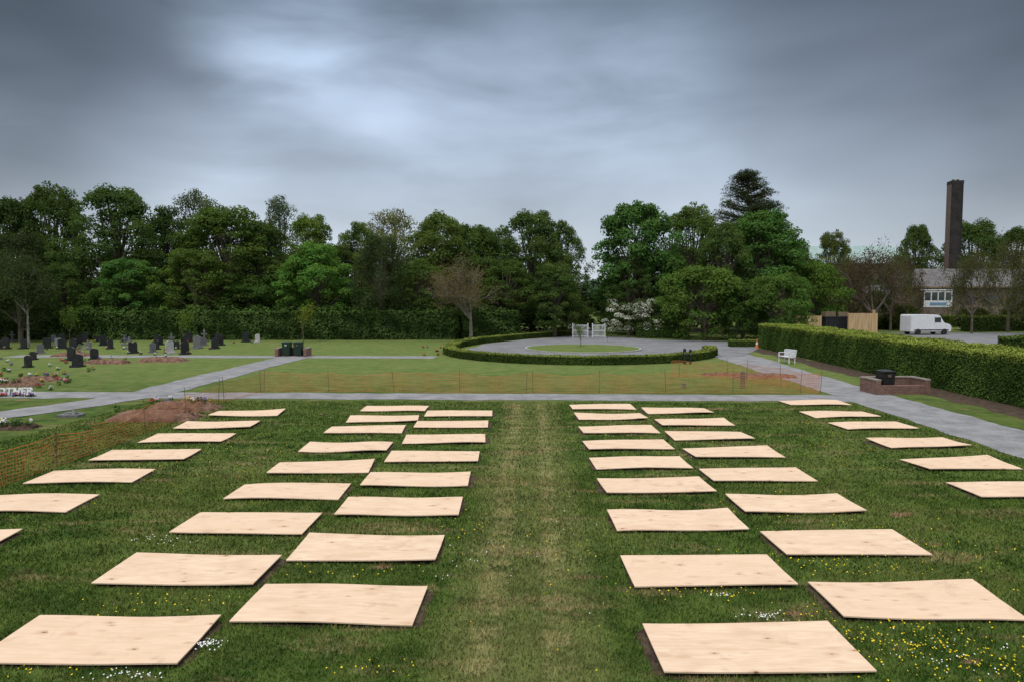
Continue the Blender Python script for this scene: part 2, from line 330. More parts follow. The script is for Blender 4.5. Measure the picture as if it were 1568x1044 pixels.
for u,t,Y,w in [(1338,358,84,10.5),(1300,372,90,8),(1490,362,84,8),(1545,348,88,10),(1385,378,98,7),(1600,350,80,11),(1365,368,90,8)]:
    o=inst('cherry_tree',BT2,(A(u,454,Y)[0],Y,0),(1,1,1),random.random()*6,(1,1.0,.9) if random.random()<.5 else (.9,1.3,.7)); fit(o,A(u,t,Y)[2],w)
YT=grower('young',18,4,4,.4,.07,(.14,.18,.04),9,m_bark,.25,(2,4),.05,.35)
for u,v,t,c in [(465,524,450,(1.3,1.15,.8)),(281,526,465,(.9,1,.8)),(107,530,455,(.8,.9,.8)),(889,533,487,(.8,.9,.6)),(930,524,500,(.6,.7,.5))]:
    x,y=G(u,v); o=inst('young_tree',YT,(x,y,0),(1,1,1),random.random()*6,c); fit(o,A(u,t,y)[2])
WB=grower('wbirch',19,9,5,.45,.09,(.06,.08,.035),22,m_birch,.12,(3,4),.11,.4,.4)
x,y=G(44,531); o=inst('silver_birch_tree',WB,(x,y,0),(1,1,1),1); fit(o,A(44,372,y)[2])
# ------------------------------------------------------------ hedges
def hedge(name,pts,w,h,ls,dens,col,topcol=None,wob=.08):
    mb=MB(); topcol=topcol or col; pts=[np.array(p,float) for p in pts]
    for a,b in zip(pts[:-1],pts[1:]):
        d=b-a; ln=np.linalg.norm(d); d/=ln; nrm=np.array([-d[1],d[0]])
        def emit(n,side):
            s=rs.rand(n)*ln
            if side=='top': o=(rs.rand(n)-.5)*w; z=np.full(n,h); Nn=np.tile([0,0,1.],(n,1)); 
            elif side in(1,-1): o=np.full(n,side*w/2); z=rs.rand(n)*h; Nn=np.tile([nrm[0]*side,nrm[1]*side,.15],(n,1))
            else:
                s=np.full(n,0. if side=='e0' else ln); o=(rs.rand(n)-.5)*w; z=rs.rand(n)*h; sg=-1 if side=='e0' else 1; Nn=np.tile([d[0]*sg,d[1]*sg,.1],(n,1))
            P=np.zeros((n,3)); P[:,:2]=a+d*s[:,None]+nrm*o[:,None]; P[:,2]=z
            w_=wob*(np.sin(P[:,0]*1.9+P[:,2]*2.1)*np.cos(P[:,1]*1.3)+.6*np.sin(P[:,1]*4.1+P[:,2]*3)+.5*np.sin(P[:,0]*5.2))
            P+=Nn*(w_+rs.randn(n)*ls*.6-ls*.4)[:,None]
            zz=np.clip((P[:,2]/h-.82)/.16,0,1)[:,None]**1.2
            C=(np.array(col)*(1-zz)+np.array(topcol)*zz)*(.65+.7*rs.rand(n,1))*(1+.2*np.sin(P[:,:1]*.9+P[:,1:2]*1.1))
            mb.leaves(P,Nn+rs.randn(n,3)*.5+np.array([0,0,.25]),ls,C,0,rs)
        emit(int(dens*ln*w),'top')
        for s_ in (1,-1): emit(int(dens*ln*h*(1 if s_==1 or w<2.5 else .35)),s_)
        for s_ in ('e0','e1'): emit(int(dens*w*h),s_)
        c_=(a+b)/2; k=wob*1.2+ls*.6
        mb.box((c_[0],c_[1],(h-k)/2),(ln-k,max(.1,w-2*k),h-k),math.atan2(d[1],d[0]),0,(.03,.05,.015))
    return mb.out(name,[m_hleaf])
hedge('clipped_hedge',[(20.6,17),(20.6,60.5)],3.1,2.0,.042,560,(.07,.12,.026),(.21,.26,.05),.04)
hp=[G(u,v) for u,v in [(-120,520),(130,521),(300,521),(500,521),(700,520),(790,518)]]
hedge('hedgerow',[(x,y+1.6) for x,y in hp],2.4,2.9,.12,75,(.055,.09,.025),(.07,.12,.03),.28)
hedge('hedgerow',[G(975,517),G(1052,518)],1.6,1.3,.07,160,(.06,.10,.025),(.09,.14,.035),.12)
cx,cy,R=3.5,55.2,10.0
ring=[(cx+R*math.cos(math.radians(a)),cy+R*math.sin(math.radians(a))) for a in range(175,366,8)]
ring=[G(872,513.5),G(800,519),G(733,526),G(700,532)]+ring
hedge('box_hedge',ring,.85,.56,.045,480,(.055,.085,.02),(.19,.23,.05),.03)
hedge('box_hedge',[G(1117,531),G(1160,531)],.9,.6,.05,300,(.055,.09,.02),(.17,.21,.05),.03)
for a,b,h,w in [((1345,505),(1470,500),1.6,1.5),((1480,508),(1640,505),1.9,1.8),((1530,536),(1600,538),1.1,1.8),((1350,497),(1640,492),2.6,2)]:
    hedge('carpark_hedge',[G(*a),G(*b)],w,h,.09,140,(.05,.08,.02),(.12,.16,.035),.08)
def mass(name,x0,x1,Y,hf,n,cr,ls,col,lpc):
    rng=np.random.RandomState(int(Y)); mb=MB(); cl=[]
    for i in range(n):
        x=x0+(x1-x0)*rng.rand(); h=hf(x); z=h*(1-rng.rand()**1.5*.9)*(.85+.15*math.sin(x*.45)+.1*math.sin(x*1.1)); cl.append((np.array([x,Y+rng.randn()*1.6,max(.4,z)]),min(cr,h*.5)*(.7+.6*rng.rand())))
    crown(mb,rng,cl,lpc,ls,col); return mb.out(name,[m_hleaf])
def gap(x,Y):
    u=816+x/Y*F; return min(1,max(0,(abs(u-912)-14)/25))
mass('distant_trees',-95,36,92,lambda x:1.0+9*gap(x,92),520,1.6,.26,(.045,.07,.026),110)
mass('distant_trees',-210,210,175,lambda x:7.0,600,3.0,.6,(.06,.09,.05),70)
mass('distant_trees',36,100,128,lambda x:6.5,200,1.8,.3,(.06,.08,.035),90)
mass('undergrowth',-75,2,78,lambda x:3.6,300,1.1,.17,(.04,.065,.022),130)
# ------------------------------------------------------------ ground and paths
mb=MB(); mb.add([[-2500,-600,0],[2500,-600,0],[2500,4000,0],[-2500,4000,0]],[[0,1,2,3]]); mb.out('ground',[m_ground])
def strip(name,pts,w,z,mat,jit=.05,step=.35):
    pts=[np.array(p,float) for p in pts]; C=[]
    for a,b in zip(pts[:-1],pts[1:]):
        n=max(2,int(np.linalg.norm(b-a)/step)); C+= [a+(b-a)*i/n for i in range(n)]
    C.append(pts[-1]); C=np.array(C); T_=np.gradient(C,axis=0); T_/=np.linalg.norm(T_,axis=1)[:,None]; Nn=np.stack([-T_[:,1],T_[:,0]],1)
    n=len(C); j1=rs.randn(n)*jit; j2=rs.randn(n)*jit; j1=np.convolve(j1,[.3,.4,.3],'same'); j2=np.convolve(j2,[.3,.4,.3],'same')
    ww=np.broadcast_to(w,(n,)) if np.isscalar(w) else np.interp(np.linspace(0,1,n),np.linspace(0,1,len(w)),w)
    Lf=C+Nn*(ww/2+j1)[:,None]; Rt=C-Nn*(ww/2+j2)[:,None]
    V=np.concatenate([np.c_[Lf,np.full(n,z)],np.c_[Rt,np.full(n,z)]]); i=np.arange(n-1)
    mb=MB(); mb.add(V,np.stack([i+n,i+n+1,i+1,i],1)); return mb.out(name,[mat])
strip('path',[(14.5,8),(14.5,40),(14.6,50),(14.2,56)],[2.6,2.6,2.7,3.6],.012,m_asph,.10)
strip('path',[(-45,30.6),(-17,30.5),(0,30.5),(13.4,30.5)],1.9,.008,m_asph,.11)
strip('path',[(-27,12),(-21.0,22.5),(-18.0,28),(-17.2,31),(-17.2,45),(-17.0,51)],[1.8,1.8,2.0,2.3,2.2,2.2],.016,m_asph,.10)
strip('path',[(-38,50.4),(-7,50.4)],2.0,.004,m_asph,.08)
strip('soil_border',[(18.3,15),(18.3,59)],1.7,.004,m_soil,.2)
def disc(name,c,r1,z,mat,n=96,ry=None,poly=None):
    bm=bmesh.new(); P=poly or [(c[0]+r1*math.cos(2*math.pi*i/n),c[1]+(ry or r1)*math.sin(2*math.pi*i/n)) for i in range(n)]
    bm.faces.new([bm.verts.new((x,y,z)) for x,y in P]); bmesh.ops.recalc_face_normals(bm,faces=bm.faces)
    for f in bm.faces:
        if f.normal.z<0: f.normal_flip()
    bmesh.ops.triangulate(bm,faces=bm.faces)
    me=bpy.data.meshes.new(name); bm.to_mesh(me); me.materials.append(mat); o=bpy.data.objects.new(name,me); scene.collection.objects.link(o); return o
disc('road',(cx,cy),9.6,.020,m_road)
disc('road',None,0,.024,m_road,poly=[G(*q) for q in [(872,515),(934,515),(1000,520),(1112,523),(1168,528),(1160,535),(1140,545),(1105,547),(1040,549),(880,545),(720,536),(740,527),(805,520)]])
disc('road',None,0,.006,m_road,poly=[(30,66),(100,60),(100,86),(30,86)])
strip('road',[(18,61.5),(30,68)],5,.028,m_road)
strip('road',[(5.9,72),(7,120)],2.6,.01,m_asph)
isl=(4.1,58.2)
mb=MB(); n=72; rr=[4.75,4.75,4.6,4.6]; zz=[0.02,.13,.13,.10]
V=[[isl[0]+r*math.cos(2*math.pi*i/n),isl[1]+r*math.sin(2*math.pi*i/n),z] for r,z in zip(rr,zz) for i in range(n)]
Q=[[k*n+i,k*n+(i+1)%n,(k+1)*n+(i+1)%n,(k+1)*n+i] for k in range(3) for i in range(n)]; mb.add(V,Q); mb.out('kerb',[m_kerb])
disc('island_lawn',isl,4.6,.11,m_ground)
# ------------------------------------------------------------ plywood boards
cols=[[(338,631,436,629),(283,649,402,646),(245,667,358,666),(175,693,305,690),(85,724,235,720),(-18,762,147,759),(-170,818,33,815)],
[(564,623,655,623),(540,640,638,637),(508,655,621,653),(477,680,600,679),(432,711,570,707),(378,744,534,743),(312,788,489,790),(214,853,427,855),(68,950,332,950)],
[(655,631,753,630),(640,647,747,646),(625,669,740,667),(603,694,731,693),(572,727,716,726),(537,766,705,765),(480,823,675,825),(410,898,652,904)],
[(870,621,966,620),(876,636,982,634),(882,655,1000,653),(888,678,1019,675),(899,704,1043,701),(913,738,1070,733),(930,786,1113,783),(947,858,1176,853),(981,964,1268,957)],
[(980,627,1080,626),(996,644,1114,643),(1014,664,1137,662),(1043,689,1176,686),(1068,721,1220,719),(1109,763,1283,760),(1164,818,1365,815),(1235,895,1490,897)],
[(1186,615,1288,614),(1217,633,1325,630),(1258,650,1380,646),(1320,676,1448,671),(1370,706,1518,701),(1455,742,1600,740)]]
boards=[]
BW,BD=2.44,1.22
for col in cols:
    for (u1,v1,u2,v2) in col:
        a=Vector(G(u1,v1)); b=Vector(G(u2,v2)); m=(a+b)/2; ang=math.atan2(b.y-a.y,b.x-a.x)*.6
        c=m+Matrix.Rotation(ang,2)@Vector((0,-BD/2))
        nx,ny=17,9; X_,Y_=np.meshgrid(np.linspace(-BW/2,BW/2,nx),np.linspace(-BD/2,BD/2,ny)); x=X_.ravel(); y=Y_.ravel()
        q=rs.randn(6); xn=x/BW*2; yn=y/BD*2
        z=.014*q[0]*xn*xn+.012*q[1]*xn*yn+.008*q[2]*np.sin(xn*3+q[3])+.007*q[4]*yn*yn+.022*max(0,q[5])*np.clip(xn,0,1)**2*np.clip(yn,0,1)
        z-=z.mean()
        zt=z+.07; zb=zt-.018; n=nx*ny
        V=np.concatenate([np.c_[x,y,zt],np.c_[x,y,zb]]); Q=[]
        for j in range(ny-1):
            for i in range(nx-1):
                k=j*nx+i; Q.append([k,k+1,k+nx+1,k+nx]); Q.append([n+k,n+k+nx,n+k+nx+1,n+k+1])
        for i in range(nx-1):
            Q.append([i,n+i,n+i+1,i+1]); k=(ny-1)*nx+i; Q.append([k,k+1,n+k+1,n+k])
        for j in range(ny-1):
            k=j*nx; Q.append([k,k+nx,n+k+nx,n+k]); k=j*nx+nx-1; Q.append([k,n+k,n+k+nx,k+nx])
        mb=MB(); mb.add(V,Q); o=mb.out('plywood_board',[m_ply]); o.location=(c.x,c.y,0); o.rotation_euler=(0,0,ang)
        boards.append((c.x,c.y,ang))
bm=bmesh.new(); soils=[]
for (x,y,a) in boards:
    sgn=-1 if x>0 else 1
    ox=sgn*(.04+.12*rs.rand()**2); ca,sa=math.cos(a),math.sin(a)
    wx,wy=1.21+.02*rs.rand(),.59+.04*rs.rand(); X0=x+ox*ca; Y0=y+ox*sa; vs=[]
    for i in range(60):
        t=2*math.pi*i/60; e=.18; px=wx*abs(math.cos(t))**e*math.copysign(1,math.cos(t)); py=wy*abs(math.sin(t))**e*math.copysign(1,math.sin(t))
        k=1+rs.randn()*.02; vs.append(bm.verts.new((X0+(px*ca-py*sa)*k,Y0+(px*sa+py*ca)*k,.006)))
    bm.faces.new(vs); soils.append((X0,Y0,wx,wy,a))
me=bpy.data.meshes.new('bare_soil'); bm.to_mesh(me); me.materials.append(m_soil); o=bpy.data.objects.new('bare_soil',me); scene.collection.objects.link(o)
# ------------------------------------------------------------ grass blades
def grass():
    Vs=[];Cs=[]
    for y0,y1,den,hh,ww in ((6.2,11,1800,.045,.007),(11,17,800,.05,.011),(17,29,280,.045,.018)):
        A_=(y1-y0)*(2*.80*y1+3); n=int(A_*den); y=y0+(y1-y0)*rs.rand(n); x=(rs.rand(n)*2-1)*(.80*y1+1.5)
        ok=(np.abs(x-.0)<.80*y+1.5)&(x<13.1)&~((x<-15.9)&(y>20))
        for (bx,by,a) in boards:
            dx=x-bx; dy=y-by; ca,sa=math.cos(a),math.sin(a); ok&=~((np.abs(dx*ca+dy*sa)<1.19)&(np.abs(-dx*sa+dy*ca)<.58))
        for (bx,by,wx,wy,a) in soils:
            dx=x-bx; dy=y-by; ok&=~((np.abs(dx)<wx-.03)&(np.abs(dy)<wy-.03)&(rs.rand(n)<.85))
        x=x[ok]; y=y[ok]; n=len(x)
        cl=.6+.8*(.5+.5*np.sin(x*2.3+np.sin(y*1.7)*2)*np.cos(y*2.9+np.sin(x*1.1)*2))
        th=rs.rand(n)*6.283; h=hh*(.5+rs.rand(n))*(.7+.3*cl); w=ww*(.7+.6*rs.rand(n)); ln=rs.rand(n)*1.1*h; tl=rs.rand(n)*6.283
        b=np.stack([np.cos(th)*w,np.sin(th)*w,np.zeros(n)],1); P=np.stack([x,y,np.zeros(n)],1)
        Vs.append(np.stack([P-b,P+b,P+np.stack([np.cos(tl)*ln,np.sin(tl)*ln,h],1)],1).reshape(-1,3))
        c=(.75+.95*rs.rand(n,1)**1.3)*np.ones((1,3)); c[:,0]*=1+.35*(rs.rand(n)-.3); 
        Cs.append(np.repeat(c,3,0))
    V=np.concatenate(Vs); C=np.concatenate(Cs); print('blades',len(V)//3)
    fin('lawn_grass',V,np.arange(len(V)),3,None,C,[m_grass])
grass()
def flowers(name,spots,size,col,z=.05):
    mb=MB()
    for (u,v,sx,sy,n) in spots:
        x0,y0=G(u,v); P=np.c_[x0+rs.randn(n)*sx,y0+rs.randn(n)*sy,z+rs.rand(n)*.03]
        ok=np.ones(n,bool)
        for (bx,by,a) in boards: ok&=~((np.abs(P[:,0]-bx)<1.25)&(np.abs(P[:,1]-by)<.64))
        P=P[ok]; n=len(P)
        mb.leaves(P,np.tile([0,-.4,1.],(n,1))+rs.randn(n,3)*.25,size,np.array(col)*(.8+.3*rs.rand(n,1)),0,rs,1.0)
    mb.out(name,[m_hleaf])
flowers('buttercup_flowers',[(1380,985,.7,.35,190),(1290,870,1.2,.35,70),(1090,912,.6,.12,40),(720,800,.5,1.0,30),(1400,850,1.6,.6,60),(520,880,.7,.2,16),(580,1030,.4,.1,14),
   (260,720,2,1.2,50),(400,690,1.5,2,50),(1180,790,1.0,.8,36),(280,925,.6,.2,30),(900,880,.5,1,16),(60,1035,.4,.1,16),(1540,1010,.4,.4,26),(1300,700,2,2,60),(1480,1030,.6,.2,60),(830,850,1,2,20)],.011,(.85,.62,.03))
flowers('daisy_flowers',[(318,992,.10,.06,60),(1170,948,.16,.05,40),(240,830,.4,.15,26),(720,862,.4,.6,20),(200,1038,.25,.05,40),(1100,915,.12,.04,14),(660,640,3,.2,30),(860,800,.5,2,20),(1440,1010,.4,.3,40)],.010,(.8,.8,.78))
# ------------------------------------------------------------ orange mesh fence
def netting(name,pts,h=.86,cell=.085,tw=.0036,hw=.0048,post=3.0):
    mb=MB(); pts=[np.array(p,float) for p in pts]
    for a,b in zip(pts[:-1],pts[1:]):
        d=b-a; ln=np.linalg.norm(d); d/=ln; nr=np.array([-d[1],d[0]]); ph=rs.rand()*6
        def PT(s,f):
            s=np.asarray(s,float); t=(s%post)/post; sag=.10*np.sin(math.pi*t)*(1+.7*np.sin(s*.9+ph)); lat=.05*np.sin(s*2.1)*math.sin(math.pi*min(1,f*.9))+.02*np.sin(s*7+f*3)
            xy=a+d*s[:,None]+nr*lat[:,None]; return np.c_[xy,.03+f*(h-sag)]
        n=int(ln/cell); s=np.linspace(0,ln,n)
        k=int(h/cell)
        for j in range(k+1):
            wd=hw*(1.8 if j in(0,k) else 1); P=PT(s,j/k); U=P+[0,0,wd]; Dn=P-[0,0,wd]; i=np.arange(n-1)
            mb.add(np.concatenate([Dn,U]),np.stack([i,i+1,i+1+n,i+n],1))
        off=np.r_[d,0]*tw; rowsP=[PT(s,j/k) for j in range(0,k+1,2)]
        for r1,r2 in zip(rowsP[:-1],rowsP[1:]):
            V=np.stack([r1-off,r1+off,r2+off,r2-off],1).reshape(-1,3); mb.add(V,np.arange(4*n).reshape(-1,4))
        for s0 in np.arange(0,ln+.01,post):
            q=a+d*s0; lean=rs.randn(2)*.05; mb.tube([[q[0],q[1],-.05],[q[0]+lean[0],q[1]+lean[1],1.0+.1*rs.rand()]],[.010,.010],6,1)
    return mb.out(name,[m_orange,m_steel])
netting('plastic_mesh_fence',[(-12.1,8.5),(-12.15,19),(-12.7,28.6),(-12.3,31.9)],.8,tw=.0042,hw=.0056)
netting('plastic_mesh_fence',[(-12.3,31.9),(0,31.8),(12.9,32.0)])
netting('plastic_mesh_fence',[(12.9,32.0),(10.4,38.0),(7.5,38.5)],post=2.5)
# ------------------------------------------------------------ bins with brick enclosures
def enclosure(x,y,rz,w=2.5,dp=1.3,h=.82,nb=2,front=.4,gap_=.5,bm_=None):
    mb=MB(); t=.215
    mb.box((0,dp/2-t/2,h/2),(w,t,h)); 
    for s in(-1,1): mb.box((s*(w/2-t/2),-t/2,h/2),(t,dp-t,h)); mb.box((s*(w/2-t/2),-t/2,h+.031),(t+.05,dp-t,.06),0,1)
    mb.box((0,dp/2-t/2,h+.03),(w+.06,t+.05,.06),0,1)
    if front: mb.box((0,-dp/2+.12,front/2),(w-2*t-.01,t,front))
    o=mb.out('brick_bin_enclosure',[m_brick,m_cop]); o.location=(x,y,0); o.rotation_euler=(0,0,rz)
    for k,s in enumerate((-1,1)[:nb]):
        b=MB(); b.box((0,0,.5),(.50,.55,.85),0,0,taper=1.12); b.box((0,0,.955),(.60,.66,.05)); b.box((0,.02,1.0),(.5,.5,.05),0,0,taper=.7); b.box((0,.33,.93),(.5,.05,.05)); b.box((0,-.335,.78),(.16,.012,.12),0,1)
        for q in(-1,1): b.tube([[q*.22,.3,.1],[q*.27,.3,.1]],[.1,.1],12)
        ob=b.out('wheelie_bin',[bm_ or m_plastic,m_green if k==0 and nb==2 else m_steel]); ob.location=(x+s*gap_*math.cos(rz),y+s*gap_*math.sin(rz)-.1,.03); ob.rotation_euler=(0,0,rz)
x,y=G(445,546); enclosure(x,y+.6,0,2.3,1.2,.55,2,0,.42,m_gbin)
x,y=G(1378,603); enclosure(x,y+.5,.1,2.5,1.3,.62,1)
# bench
mb=MB(); bl=1.2
for i in range(4): mb.box((0,-.18+i*.125,.45),(bl,.1,.035))
for i in range(5): mb.box((0,.27+.02*i,.53+i*.085),(bl,.03,.07))
for s in(-bl/2+.06,bl/2-.06):
    mb.box((s,-.17,.22),(.06,.06,.43)); mb.box((s,.24,.44),(.06,.05,.88)); mb.box((s,.03,.405),(.058,.4,.05))
    mb.box((s,.02,.68),(.07,.5,.04)); mb.box((s,-.19,.57),(.05,.05,.2))
mb_o=mb.out('park_bench',[m_paint]); x,y=G(1204,556); mb_o.location=(x,y,0); mb_o.rotation_euler=(0,0,-math.pi/2+.25)
def gate(x0,x1,y):
    mb=MB(); w=x1-x0; 
    for x in (x0,x1): mb.box((x,y,.72),(.09,.09,1.44)); mb.box((x,y,1.48),(.12,.12,.06),0,0,taper=.3)
    for z in (.15,.75,1.3): mb.box(((x0+x1)/2,y,z),(w-.09,.045,.07))
    n=int(w/.13)
    for i in range(1,n): mb.box((x0+w*i/n,y-.035,.74),(.035,.025,1.2))
    mb.out('white_gate',[m_paint])
x0,Yg=G(877,517); x1,_=G(900,517); gate(x0,x1,Yg); x0,_=G(907,517); x1,_=G(926,517); gate(x0,x1,Yg)
def post(u,v,h,w,mat,nm):
    x,y=G(u,v); mb=MB(); mb.box((0,0,h/2),(w,w,h)); mb.box((0,0,h+.03),(w*1.1,w*1.1,.06),0,0,taper=.4); mb.box((0,-w/2-.012,h*.75),(w*.6,.02,.16),0,1); o=mb.out(nm,[mat,m_grey]); o.location=(x,y,0); o.rotation_euler=(0,0,random.random()*.3)
post(1137,594,.78,.17,m_wood,'wooden_bollard'); post(1048,557,.95,.16,m_plastic,'bollard'); post(1057,557,.9,.14,m_plastic,'bollard')
x,y=G(1047,593); mb=MB(); mb.tube([[0,0,.0],[0,0,.2]],[.08,.11],14); mb.tube([[0,0,.19],[0,0,.21]],[.12,.12],14); mb.tube([[0,0,.02],[0,0,.025]],[.08,.001],14)
o=mb.out('bucket',[m_cop]); o.location=(x,y,0)
x,y=G(1159,533); mb=MB(); mb.box((0,0,.03),(.4,.4,.06)); mb.tube([[0,0,.06],[0,0,.35],[0,0,.36],[0,0,.5],[0,0,.501],[0,0,.78]],[.15,.1,.1,.075,.075,.03],14); mb.tube([[0,0,.33],[0,0,.5]],[.11,.08],14,1)
o=mb.out('traffic_cone',[m_orange,m_paint]); o.location=(x,y,0)
def screen(x0,x1,y,h,rz=0):
    mb=MB(); w=x1-x0; n=int(w/.15)
    for i in range(n): mb.box((-w/2+(i+.5)*w/n,0,h/2+rs.rand()*.02),(w/n-.012,.022,h))
    for z in(.4,h*.55,h-.3): mb.box((0,.035,z),(w,.045,.09))
    for s in np.linspace(-w/2,w/2,3): mb.box((s,.11,h/2),(.1,.1,h+.05))
    o=mb.out('timber_fence',[m_pale]); o.location=((x0+x1)/2,y,0); o.rotation_euler=(0,0,rz)
xa,_,z=A(1300,480,76); xb,_,_=A(1344,480,76); screen(xa,xb,76,z)
screen(xb-.4,xb+1.2,77.5,z+.3,1.2)
xa,_,z=A(1218,484,74); xb,_,_=A(1258,484,74); screen(xa,xb,74,z)
xa,_,z=A(1262,476,78); mb=MB(); mb.box((1.4,0,1.1),(2.9,1.6,1.9),0,0,taper=1.1); mb.box((1.4,0,2.1),(3.3,1.9,.12)); 
for i in range(5): mb.box((.2+i*.6,-.88,1.1),(.09,.1,1.8))
mb.box((.6,.3,2.4),(1.2,.8,.5),.2,1); mb.box((2.1,.1,2.4),(1.0,.7,.45),-.3,1)
o=mb.out('skip_container',[m_plastic,m_wood]); o.location=(xa,78,0)
# ------------------------------------------------------------ buildings
def roofq(mb,x0,x1,y0,y1,ze,zr,hip,m,over=.5):
    x0-=over;x1+=over;y0-=over;y1+=over; ym=(y0+y1)/2
    V=[[x0,y0,ze],[x1,y0,ze],[x1,y1,ze],[x0,y1,ze],[x0+hip,ym,zr],[x1-hip,ym,zr]]
    mb.add(V,[[0,1,5,4],[2,3,4,5]],m)
    mb.add([V[1],V[2],V[5],V[5]],[[0,1,2,3]],m); mb.add([V[3],V[0],V[4],V[4]],[[0,1,2,3]],m)
    mb.add([V[0],V[1],V[2],V[3]],[[3,2,1,0]],m)
def house(name,x0,x1,y0,y1,ze,zr,hip,wins,rm):
    mb=MB(); mb.box(((x0+x1)/2,(y0+y1)/2,ze/2-.01),(x1-x0,y1-y0,ze),0,0); roofq(mb,x0,x1,y0,y1,ze,zr,hip,1)
    mb.box(((x0+x1)/2,y0-.56,ze-.1),(x1-x0+1.1,.1,.18),0,3)
    for (wx,wz,ww,wh) in wins:
        mb.box((wx,y0-.03,wz),(ww+.16,.10,wh+.16),0,3); mb.box((wx,y0-.06,wz),(ww,.10,wh),0,2)
        for q in (-.17,.17): mb.box((wx+q*ww,y0-.1,wz),(.06,.06,wh),0,3)
    mb.box(((x0+x1)/2,y0-.04,.2),(x1-x0+.05,.1,.4),0,0)
    return mb.out(name,[m_stone,rm,m_glass,m_wood])
x0=A(1388,440,104)[0]; x1=A(1640,440,104)[0]; ze=A(1450,439,104)[2]; zr=A(1450,412,108)[2]
house('crematorium_building',x0,x1,104,112,ze,zr,3,[(x0+1.5,ze-2,1.2,1.2)]+[(x0+9+i*3,ze-1.8,1.5,1.3) for i in range(4)],m_slate)
xa=A(1413,450,102.8)[0]; xb=A(1456,450,102.8)[0]; mb=MB(); z1=A(1430,445,102.8)[2]; z0=A(1430,471,102.8)[2]; w=xb-xa; xm=(xa+xb)/2
mb.box((xm,103.2,(z0)/2),(w,1.5,z0),0,3); mb.box((xm,103.2,(z0+z1)/2),(w-.1,1.4,z1-z0-.02),0,2); mb.box((xm,103.2,z1+.08),(w+.3,1.7,.16),0,0)
for i in range(5): mb.box((xa+.06+i*(w-.12)/4,102.47,(z0+z1)/2),(.14,.12,z1-z0-.05),0,0)
mb.box((xm,102.48,z1-.16),(w-.02,.08,.26),0,0)
mb.box((xm,102.43,z0+.5),(w-.1,.06,.95),0,0); mb.box((xm,102.39,z0+.5),(w-1.6,.04,.4),0,1)
mb.out('bay_window',[m_paint,m_blue,m_glass,m_stone])
x0=A(1336,440,108)[0]; x1=A(1405,440,108)[0]
house('brick_outbuilding',x0,x1,108,113,A(1350,450,106)[2],A(1350,436,109)[2],1.2,[(x0+1.5,2.6,1.2,1.2),(x0+4.5,2.6,1.2,1.2)],m_slate)
x0=A(1225,390,140)[0]; x1=A(1405,390,140)[0]
house('chapel_building',x0,x1,138,150,A(1300,404,138)[2],A(1300,377,144)[2],4,[(x0+3+i*4,7,1.5,3) for i in range(5)],m_teal)
# parked van
def van(x,y,rz):
    bm=bmesh.new(); prof=[(-2.5,.35),(2.45,.35),(2.5,.95),(2.25,1.2),(1.6,1.35),(1.05,2.15),(.8,2.25),(-2.4,2.28),(-2.5,2.15)]
    f=bm.faces.new([bm.verts.new((px,-.95,pz)) for px,pz in prof]); r=bmesh.ops.extrude_face_region(bm,geom=[f])
    bmesh.ops.translate(bm,verts=[q for q in r['geom'] if isinstance(q,bmesh.types.BMVert)],vec=(0,1.9,0)); bmesh.ops.recalc_face_normals(bm,faces=bm.faces)
    bmesh.ops.bevel(bm,geom=bm.edges[:],offset=.05,segments=2,affect='EDGES')
    me=bpy.data.meshes.new('body'); bm.to_mesh(me); me.materials.append(m_paint); body=bpy.data.objects.new('body',me)
    root=bpy.data.objects.new('parked_van',None); scene.collection.objects.link(root); scene.collection.objects.link(body); body.parent=root
    mb=MB()
    for s in(-1,1):
        mb.box((.75,s*.955,1.68),(.75,.02,.55),0,1); mb.box((0,s*.962,.55),(4.2,.02,.12),0,0)
        for wx in(-1.6,1.6): mb.tube([[wx,s*.78,.34],[wx,s*.97,.34],[wx,s*.975,.34]],[.34,.34,.01],18,0)
    mb.add([[1.64,-.8,1.38],[1.64,.8,1.38],[1.12,.78,2.12],[1.12,-.78,2.12]],[[0,1,2,3]],1)
    d=mb.out('wheels_and_glass',[m_plastic,m_glass]); d.parent=root; root.location=(x,y,0); root.rotation_euler=(0,0,rz)
x,_,_=A(1418,480,82); van(x,82,.15)
x,_,zt=A(1463,279,110); mb=MB(); w=1.65
mb.box((0,0,zt/2),(w,w,zt),0,0); mb.box((0,0,zt-.15),(w+.06,w+.06,.5),0,0); mb.box((0,0,2),(w+.8,w+.8,4),0,0)
for s in(-.3,.3): mb.tube([[s,0,zt],[s,0,zt+.35]],[.2,.2],12,1)
for s in (-.55,.55): mb.box((s*w*.8,-w/2-.02,zt*.5),(.10,.05,zt*.95),0,0)
mb.box((-w/2-.012,0,zt*.52),(.02,w-.02,zt*.92),0,1)
o=mb.out('brick_chimney',[m_chL,m_steel]); o.location=(x,110,0); o.rotation_euler=(0,0,math.radians(-8))
